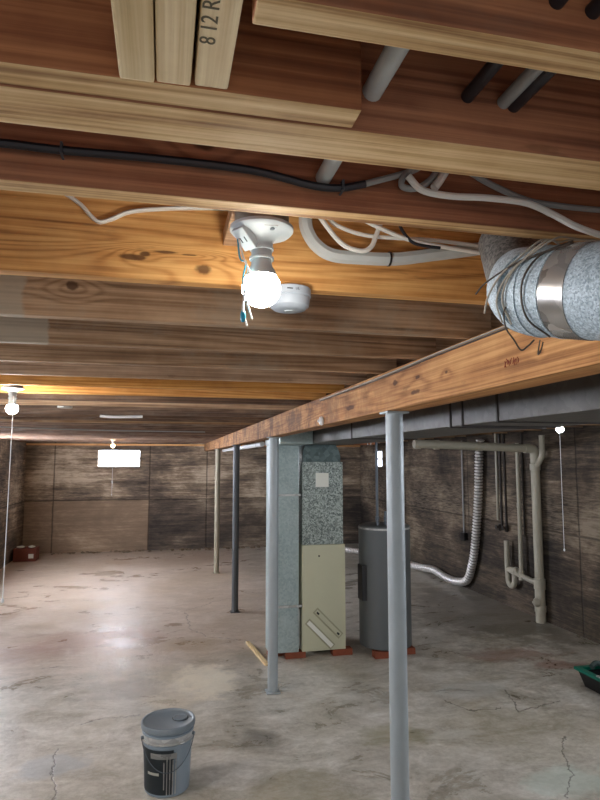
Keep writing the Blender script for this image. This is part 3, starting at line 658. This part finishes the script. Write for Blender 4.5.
# ---------------------------------------------------------------- water heater
hr = .262; hy = 5.92; hx = aty(385, 600, hy).x
q = aty(385, 524, hy); ht = q.z
t = thing('water_heater', (hx, hy, .06), 'grey cylindrical water heater standing behind the nearest post', 'water heater')
bm = B(); lathe(bm, [(hr-.02, .062), (hr, .075), (hr, ht-.03), (hr-.004, ht-.028), (hr-.004, ht-.01), (hr-.03, ht), (0, ht+.012)], (hx, hy, 0), 56); obj('tank', bm, M_heater, t, smooth=True)
bm = B(); lathe(bm, [(hr+.003, ht-.04), (hr+.003, ht-.022)], (hx, hy, 0), 56); obj('top_band', bm, M_tin, t, smooth=True, label='pale band around the top')
p = aty(357.5, 590, hy-.02)
bm = B(); box(bm, hx-hr-.02, hx-hr+.03, hy-.12, hy+.02, .52, .86, .004); obj('access_panel', bm, M_dark, t, label='dark access panel')
px1 = aty(373, 500, hy).x; px2 = aty(381, 500, hy).x
for xx, mt in ((px1, M_steel), (px2, M_steel)):
    bm = B(); lathe(bm, [(.014, ht-.02), (.014, ht+.05), (.020, ht+.052), (.020, ht+.09), (.014, ht+.092), (.014, 2.25 if xx == px1 else ht+.14)], (xx, hy-.12, 0), 16); obj('supply_pipe', bm, mt, t, smooth=True)
bm = B(); lathe(bm, [(.008, ht-.02), (.02, ht+.01), (.02, ht+.05), (.01, ht+.06)], (hx+.05, hy-.16, 0), 16); obj('relief_valve', bm, M_tin, t, smooth=True)
for i, (bx, by) in enumerate(((hx-.1, hy-.2), (hx+.14, hy-.14), (hx, hy+.16))):
    brick(bx, by, ('red brick under the left front of the water heater', 'red brick under the water heater, hidden behind the nearest post', 'red brick under the back of the water heater')[i])
pipe([aty(354, 443.5, 6.6), aty(376, 443.5, 6.6)], .018, M_copper, 'short copper coloured pipe above the water heater')
def strap(par, x, y, z, r, top=None):
    bm = B(); box(bm, x-r-.003, x+r+.003, y-.012, y+.012, z-r-.003, z-r-.0005); box(bm, x-r-.003, x-r-.0005, y-.012, y+.012, z-r-.001, top or ZJ-.0005); box(bm, x+r+.0005, x+r+.003, y-.012, y+.012, z-r-.001, top or ZJ-.0005)
    obj('hanger_strap', bm, M_tin, par, label='thin metal hanger strap')
cp = [o for o in bpy.data.objects if o.get('label') == 'short copper coloured pipe above the water heater'][0]
q_ = aty(365, 443.5, 6.6)
# ---------------------------------------------------------------- right wall plumbing
WX = RX-.08
s = atz(541, 625, 0); q = atx(541, 625, WX); sy = 6.49
t = thing('drain_stack', (WX, sy, 0), 'grey painted drain pipe standing against the right wall', 'drain pipe')
bm = B(); lathe(bm, [(.058, .001), (.058, .12), (.066, .125), (.066, .19), (.058, .195), (.058, .38), (.066, .385), (.066, .5), (.058, .505), (.052, .51), (.052, 1.78), (.062, 1.785), (.062, 1.86), (.052, 1.865), (.052, 1.96)], (WX, sy, 0), 24); obj('stack', bm, M_pvc, t, smooth=True)
hz = 2.045
le = aty(414, 444, sy)
bm = B(); tube(bm, [(WX, sy, 1.93), (WX, sy, 1.99), (WX-.02, sy, 2.03), (WX-.07, sy, hz), (WX-.14, sy, hz)], .056, 20, 6); obj('elbow', bm, M_pvc, t, smooth=True)
bm = B(); tube(bm, [(WX-.1, sy, hz), (le.x+.12, sy, le.z), (le.x, sy, le.z)], .048, 20, 0); hp = obj('horizontal_run', bm, M_pvc, t, smooth=True)
for f, r_, w in ((.03, .056, .03), (.18, .056, .03), (.52, .055, .02)):
    c = Vector((le.x+(WX-le.x)*f, sy, le.z+(hz-le.z)*f)); bm = B(); tube(bm, [c-Vector((w, 0, 0)), c+Vector((w, 0, 0))], r_, 20, 0); obj('coupling', bm, M_pvc, hp, smooth=True)
bm = B(); tube(bm, [(WX, sy, 1.80), (WX, sy-.06, 1.86), (WX, sy-.14, 1.95), (WX, sy-.15, 2.04), (WX, sy-.15, 2.2)], .034, 16, 6); obj('branch_wye', bm, M_pvc, t, smooth=True)
q = aty(534, 603, sy-.06); bm = B(); lathe(bm, [(.05, 0), (.05, .05), (.038, .052), (.038, .06), (.014, .062), (.014, .075)], (0, 0, 0), 20, Matrix.Translation((WX-.03, sy-.02, .235)) @ Matrix.Rotation(-PI/2, 4, 'Y') @ Matrix.Rotation(R_(-25), 4, 'X')); obj('cleanout_plug', bm, M_pvc, t, smooth=True)
# branch and trap
ty = atx(512, 560, WX).y
zb = .46
y1 = atx(521, 560, WX).y; y2 = atx(508, 560, WX).y
t2b = obj('branch_arm', tube(B(), [(WX, sy+.03, zb-.02), (WX, y1, zb+.01), (WX, y1+.3, zb+.04), (WX, y2-.22, zb+.06)], .032, 16, 5), M_pvc, t, smooth=True)
bm = B(); lathe(bm, [(.036, zb-.04), (.036, zb+.07), (.028, zb+.075), (.024, 1.3), (.028, 1.31), (.028, 1.36), (.024, 1.37), (.024, 2.12)], (WX, y1, 0), 16); obj('vent_pipe', bm, M_pvc, t, smooth=True)
zc = atx(508, 583, WX).z
bm = B(); tube(bm, [(WX, y2-.2, zb+.06), (WX, y2-.16, zb+.05), (WX, y2-.13, zc+.02), (WX, y2-.06, zc-.02), (WX, y2, zc+.02), (WX, y2+.01, zc+.12), (WX, y2+.02, .6), (WX, y2+.02, atx(507, 541, WX).z)], .034, 16, 6); obj('trap', bm, M_pvc, t, smooth=True)
# thin supply pipes and conduits on the wall
def wallpipe(u, vb, r, mat, lab, name='water_pipe', top=2.2):
    q = atx(u, vb, RX-r-.001)
    return pipe([(RX-r-.001, q.y, q.z), (RX-r-.001, q.y, ZJ+.1)], r, mat, lab, name, 10)
wallpipe(502, 528, .014, M_iron, 'thin dark pipe on the right wall, left of a close pair')
wallpipe(506.5, 528, .014, M_iron, 'thin dark pipe on the right wall, right of a close pair')
wallpipe(525, 536, .011, M_iron, 'thin dark pipe between the vent pipe and drain stack')
wallpipe(498, 520, .015, M_pvc, 'thin grey pipe beside the dark pair on the right wall')
for u, v, lab in ((500, 527, 'dark brass tap at the bottom of the grey wall pipe'), (506.5, 528, 'dark brass tap at the bottom of the dark pipe pair')):
    q = atx(u, v, RX-.03)
    bm = B(); lathe(bm, [(.018, -.05), (.026, -.02), (.026, .02), (.018, .04)], q, 12); lathe(bm, [(.03, 0), (.03, .01)], (0, 0, 0), 12, Matrix.Translation(q+Vector((-.06, 0, 0))) @ Matrix.Rotation(PI/2, 4, 'Y')); tube(bm, [q, q+Vector((-.055, 0, 0))], .009, 8, 0)
    props(obj('tap', bm, M_iron, smooth=True), lab, 'tap')
q = atx(464, 536, RX-.03)
cd = thing('wall_outlet', (RX-.001, q.y, q.z), 'black outlet box at the end of a conduit on the right wall', 'outlet')
bm = B(); box(bm, RX-.06, RX-.001, q.y-.06, q.y+.06, q.z-.06, q.z+.05, .004); obj('outlet_box', bm, M_dark, cd)
bm = B(); tube(bm, [(RX-.03, q.y, q.z+.05), (RX-.03, q.y, 2.2)], .012, 10, 0); obj('conduit', bm, M_grey, cd, smooth=True, label='grey conduit')
# flexible aluminium duct
fx = RX-.085
fp = [atx(480, 440, fx), atx(479, 455, fx), atx(478, 500, fx), atx(475, 545, fx), atx(472, 565, fx), atx(467, 580, fx)]
a = atx(457, 585, fx); fp += [Vector((fx, a.y, .075)), Vector((fx-.01, atx(447, 581, fx).y, .07)), Vector((fx-.03, atx(435, 578, fx).y, .12)), Vector((fx-.05, atx(420, 575, fx).y, .075)), Vector((fx-.2, 11.2, .07)), Vector((fx-.7, 12.2, .07))]
fp[5].z = max(fp[5].z, .16)
Q_ = smoothpath(fp, 60); P_ = [Q_[0]]; acc = 0
for a_, b_ in zip(Q_[:-1], Q_[1:]):
    L_ = (b_-a_).length; pos = .011-acc
    while pos <= L_: P_.append(a_+(b_-a_)*(pos/L_)); pos += .011
    acc = L_-(pos-.011)
bm = B(); tube(bm, P_, .055, 16, 0, rfun=lambda i, n: .06 if i % 4 < 2 else .047)
fo = obj('flexible_duct', bm, M_flex, smooth=True, sharp=80); fo.data.materials.append(M_groove)
for pl in fo.data.polygons:
    if pl.index//16 % 4 == 2 and pl.index < 16*(len(P_)-1): pl.material_index = 1
props(fo, 'ribbed silver dryer hose dropping down the right wall to the floor', 'duct')
# ---------------------------------------------------------------- bucket
bx, by = .065, 3.80
t = thing('bucket', (bx, by, 0), 'grey plastic bucket with screw lid standing on the floor', 'bucket')
HB = .38
bm = B(); lathe(bm, [(0, .001), (.122, .001), (.128, .008), (.140, .27), (.1405, .272), (.148, .275), (.148, .283), (.141, .286), (.143, .325), (.150, .328), (.150, .336), (.143, .34), (.143, .352), (.0, .352)], (bx, by, 0), 56); body = obj('pail', bm, M_bucket, t, smooth=True)
bm = B(); lathe(bm, [(.1515, .346), (.156, .35), (.158, .374), (.154, .381), (.147, .382), (.142, .375), (.136, .371), (.0, .371)], (bx, by, 0), 56); lid = obj('lid', bm, M_lid, t, smooth=True)
bm = B(); lathe(bm, [(.042, .3715), (.042, .378), (.037, .379), (.035, .375), (.012, .376), (0, .376)], (bx+.07, by+.02, 0), 28); obj('spout_cap', bm, M_lid, lid, smooth=True)
bm = B(); lathe(bm, [(.047, .3712), (.047, .3728), (.0435, .3728), (.0435, .3712)], (bx+.07, by+.02, 0), 28); obj('spout_seal', bm, M_dark, lid, smooth=True, label='dark ring')
bm = B(); lathe(bm, [(.1415, .2865), (.1515, .289), (.1515, .295), (.1435, .298), (.1445, .322), (.1435, .324)], (bx, by, 0), 56); obj('neck_band', bm, M_tin, t, smooth=True, label='paler ribbed band under the lid')
# wrap label (curved patch with thickness)
def patch(bm, a0, a1, z0, z1, off, n=20):
    rad = lambda z: .128+(z-.008)*(.012/.262)+off
    g = [[bm.verts.new((bx+rad(z)*math.cos(R_(a0+(a1-a0)*i/n)), by+rad(z)*math.sin(R_(a0+(a1-a0)*i/n)), z)) for i in range(n+1)] for z in (z0, z1)]
    for i in range(n): bm.faces.new((g[0][i], g[0][i+1], g[1][i+1], g[1][i]))
    r = bmesh.ops.solidify(bm, geom=bm.faces[:], thickness=.0006)
bm = B(); patch(bm, 165, 283, .02, .262, .0015); lb = obj('print_label', bm, M_blabel, body, label='dark printed label')
ca = math.degrees(math.atan2(-by, -bx)) % 360
bm = B(); patch(bm, ca-42, ca+22, .215, .245, .003); obj('label_arc', bm, M_paper if 0 else M_tin, lb, label='pale arc print')
for (a, z0, z1) in ((ca-8, .05, .2), (ca-1, .02, .23), (ca+6, .0105, .23), (ca+13, .01, .21), (ca+20, .02, .22)):
    bm = B(); patch(bm, a-1.3, a+1.3, max(z0, .021), z1, .0033, 2); obj('tool_print', bm, M_tin, lb, label='pale tool drawing on the label')
bm = B(); patch(bm, ca-52, ca-20, .125, .14, .0036, 6); obj('brush_print', bm, M_paper, lb, label='white bar drawn on the label')
# bail handle
hp = []
for i in range(0, 21):
    f = i/20; an = R_(ca+75-(150*f)) 
    hp.append((bx+.1555*math.cos(an), by+.1555*math.sin(an), .305-.155*math.sin(PI*f)))
bm = B(); tube(bm, hp, .0024, 8, 2); hd = obj('bail_handle', bm, M_steel, t, smooth=True, label='thin wire handle hanging down')
for p in (hp[0], hp[-1]):
    bm = B(); dr = Vector((p[0]-bx, p[1]-by, 0)).normalized(); c = Vector(p); tube(bm, [c-dr*.012, c+dr*.003], .009, 14, 0); obj('handle_ear', bm, M_lid, t, smooth=True)
# ---------------------------------------------------------------- green and black bin
t = thing('storage_tote', (3.75, 4.4, 0), 'low black bin with green rim, cut off at the right edge', 'bin')
tx0, tx1, ty0, ty1 = 3.46, 4.0, 4.02, 4.68
def frame_ring(bm, x0, x1, y0_, y1_, z0, z1, w):
    box(bm, x0, x1, y0_, y0_+w, z0, z1, .004); box(bm, x0, x1, y1_-w, y1_, z0, z1, .004); box(bm, x0, x0+w, y0_+w*.9, y1_-w*.9, z0, z1, .004); box(bm, x1-w, x1, y0_+w*.9, y1_-w*.9, z0, z1, .004)
bm = B()
lo = [(tx0+.06, ty0+.05), (tx1-.06, ty0+.05), (tx1-.06, ty1-.06), (tx0+.06, ty1-.06)]; hi = [(tx0+.02, ty0+.02), (tx1-.02, ty0+.02), (tx1-.02, ty1-.02), (tx0+.02, ty1-.02)]
r0 = [bm.verts.new((x, y, .001)) for x, y in lo]; r1 = [bm.verts.new((x, y, .14)) for x, y in hi]
i1 = [bm.verts.new((x+(.01 if x < 3.7 else -.01), y+(.01 if y < 4.4 else -.01), .139)) for x, y in hi]; i0 = [bm.verts.new((x+(.01 if x < 3.7 else -.01), y+(.01 if y < 4.4 else -.01), .012)) for x, y in lo]
for A_, B_ in ((r0, r1), (r1, i1), (i1, i0)):
    for k_ in range(4): bm.faces.new((A_[k_], A_[(k_+1) % 4], B_[(k_+1) % 4], B_[k_]))
bm.faces.new(r0[::-1]); bm.faces.new(i0)
obj('bin_body', bm, M_dark, t)
bm = B(); frame_ring(bm, tx0, tx1, ty0, ty1, .128, .152, .05); rm = obj('rim', bm, M_green, t, label='green rim')
bm = B(); box(bm, tx0+.012, tx0+.038, 4.3, 4.42, .1525, .162, .003); obj('latch', bm, M_tin, rm, label='pale latch')
props(obj('tool_case', box(B(), 3.6, 3.9, 4.2, 4.5, .0135, .17, .02), M_dark), 'black case sitting inside the green rimmed bin', 'case')
props(obj('hose_coil', tube(B(), [(3.56, 4.58, .17), (3.62, 4.6, .19), (3.7, 4.58, .175), (3.8, 4.6, .185), (3.9, 4.56, .17)], .022, 12), plain('grey_green_rubber', (70, 84, 80), .4), smooth=True), 'grey rubber hose resting on the back rim of the bin', 'hose')
# ---------------------------------------------------------------- box back left
t = thing('cardboard_box', (-2.52, 12.55, 0), 'small red brown cardboard box in the back left corner', 'box')
bm = B(); box(bm, -2.71, -2.31, 12.42, 12.75, .001, .24, .004); cb = obj('carton', bm, M_box, t)
bm = B(); box(bm, -2.44, -2.35, 12.417, 12.4195, .06, .14); obj('white_label', bm, M_paper, cb, label='white label')
for i, (x, w, lab) in enumerate(((-2.6, .12, 'crumpled pale paper lying on the red box, left'), (-2.4, .1, 'crumpled pale paper lying on the red box, right'))):
    bm = B(); bmesh.ops.create_icosphere(bm, subdivisions=2, radius=.03, matrix=Matrix.Translation((x, 12.5, .268)) @ Matrix.Diagonal((w/.05, 1.2, .7, 1)))
    for v in bm.verts: v.co += Vector((random.uniform(-1, 1), random.uniform(-1, 1), random.uniform(-.5, .5)))*.008
    props(obj('crumpled_paper', bm, M_paper), lab, 'paper')
# debris line at the base of back wall
bm = B()
for i in range(140):
    x = random.uniform(LX+.6, 3.5); r_ = random.uniform(.008, .035)
    bmesh.ops.create_icosphere(bm, subdivisions=1, radius=r_, matrix=Matrix.Translation((x, BY-random.uniform(.03, .2), r_*.5)) @ Matrix.Diagonal((1.4, 1, .7, 1)))
props(obj('rubble', bm, plain('rubble_concrete', (120, 104, 84), .9)), 'crumbs of broken concrete along the foot of the back wall', 'rubble', kind='stuff')
# ---------------------------------------------------------------- small ceiling things
a, b = atz(100, 415, ZJ-.006), atz(143, 417, ZJ-.006); ym = (a.y+b.y)/2
kk = round((ym-yC)/SP); yj = yC+SP*kk+.017
cable('white_cable', plain('white_sheath', (252, 252, 252), .4, 0, 0), [(a.x, yj, ZJ-.012), ((a.x*2+b.x)/3, yj-.03, ZJ-.02), (b.x, yj, ZJ-.012)], .011, 'white strip of cable tacked under a far left joist')
q = atz(65, 407, ZJ); y_ = bay(q.y)
bm = B(); q = aty(65, 406, y_); lathe(bm, [(.05, ZJ-.0), (.05, ZJ+.045)], (q.x, y_, 0), 8)
jb = obj('junction_box', bm, M_tin); props(jb, 'small grey junction box in the joist bay right of the left bulb', 'junction box')
props(obj('junction_box_bracket', box(B(), q.x-.05, q.x+.05, y_-SP/2+.02, y_+SP/2-.02, ZJ+.046, ZJ+.07, .002), M_br), 'board holding the small grey junction box', 'board')
# thin cables stapled under far joists
for (pts, lab) in ((((0, 427), (90, 430), (205, 432)), 'thin white cable under the far joists, running across'),):
    c = [atz(u, v, ZJ-.008) for u, v in pts]; cable('ceiling_cable', M_grey, c, .006, lab)
# white knob on the beam
q = atx(323, 421, BX0); bm = B(); lathe(bm, [(.022, 0), (.026, .008), (.02, .02), (.008, .024), (.008, .03)], (0, 0, 0), 20, Matrix.Translation((BX0, q.y, q.z)) @ Matrix.Rotation(-PI/2, 4, 'Y'))
props(obj('porcelain_knob', bm, M_white, smooth=True), 'round white porcelain knob on the side of the beam', 'insulator')
# white tag hanging beside post
q = aty(269.5, 446, 6.9)
t = thing('hanging_bulb', (q.x, q.y, q.z-.16), 'white unlit tube bulb hanging behind the post by the return duct', 'lamp')
bm = B(); lathe(bm, [(0, q.z-.25), (.03, q.z-.24), (.03, q.z-.05), (.018, q.z-.03)], (q.x, q.y, 0), 16); obj('bulb', bm, M_white, t, smooth=True)
bm = B(); lathe(bm, [(.02, q.z-.035), (.024, q.z-.01), (.024, q.z+.03), (.006, q.z+.035), (.006, ZJ-.001)], (q.x, q.y, 0), 16); obj('socket', bm, M_dark, t, smooth=True)
pipe([(1.12, 6.9, 2.09), (1.12, 11.5, 2.09)], .03, M_white, 'white pipe running behind the beam toward the back wall', 'drain_pipe')
wp_ = [o for o in bpy.data.objects if o.name == 'drain_pipe'][0]
for k in (16, 22, 27): strap(wp_, 1.12, yC+SP*k+.037+.017, 2.09, .03)
k_ = round((6.6-yC-.054)/SP); strap(cp, q_.x, yC+SP*k_+.054, q_.z, .018)
# ---------------------------------------------------------------- added lamps out of view, brightening the room from beside the camera
for (x, y, e, lab) in OFFL if 'OFFL' in globals() else ((-2.2, 1.9, 0, ''),):
    pass
OFF = [(2.55, bay(1.6)+.037, 420, (.95, .97, 1, 1), 'added fill bulb in a white holder near the right wall, beside the camera'),
       (-2.05, bay(3.6), 1000, (1, .93, .84, 1), 'added fill bulb in a white holder to the left of the camera')]
for x, y, e, c, lab in OFF: lamp(x, y, ZJ+.003, e, c, lab)
# ---------------------------------------------------------------- world, camera, look
w = bpy.data.worlds.new('w'); SC.world = w; w.use_nodes = True
w.node_tree.nodes['Background'].inputs[0].default_value = (.9, .95, 1, 1)
w.node_tree.nodes['Background'].inputs[1].default_value = .45
cam = bpy.data.cameras.new('camera'); co = bpy.data.objects.new('camera', cam); COL.objects.link(co)
cam.sensor_fit = 'VERTICAL'; cam.sensor_height = 36; cam.lens = 36*600/800; cam.clip_start = .02
co.location = (0, 0, CH); co.rotation_euler = (PI/2+PITCH, 0, -YAW)
SC.camera = co
SC.view_settings.view_transform = 'Standard'; SC.view_settings.look = 'None'; SC.view_settings.gamma = 1
SC.view_settings.exposure = 0.65
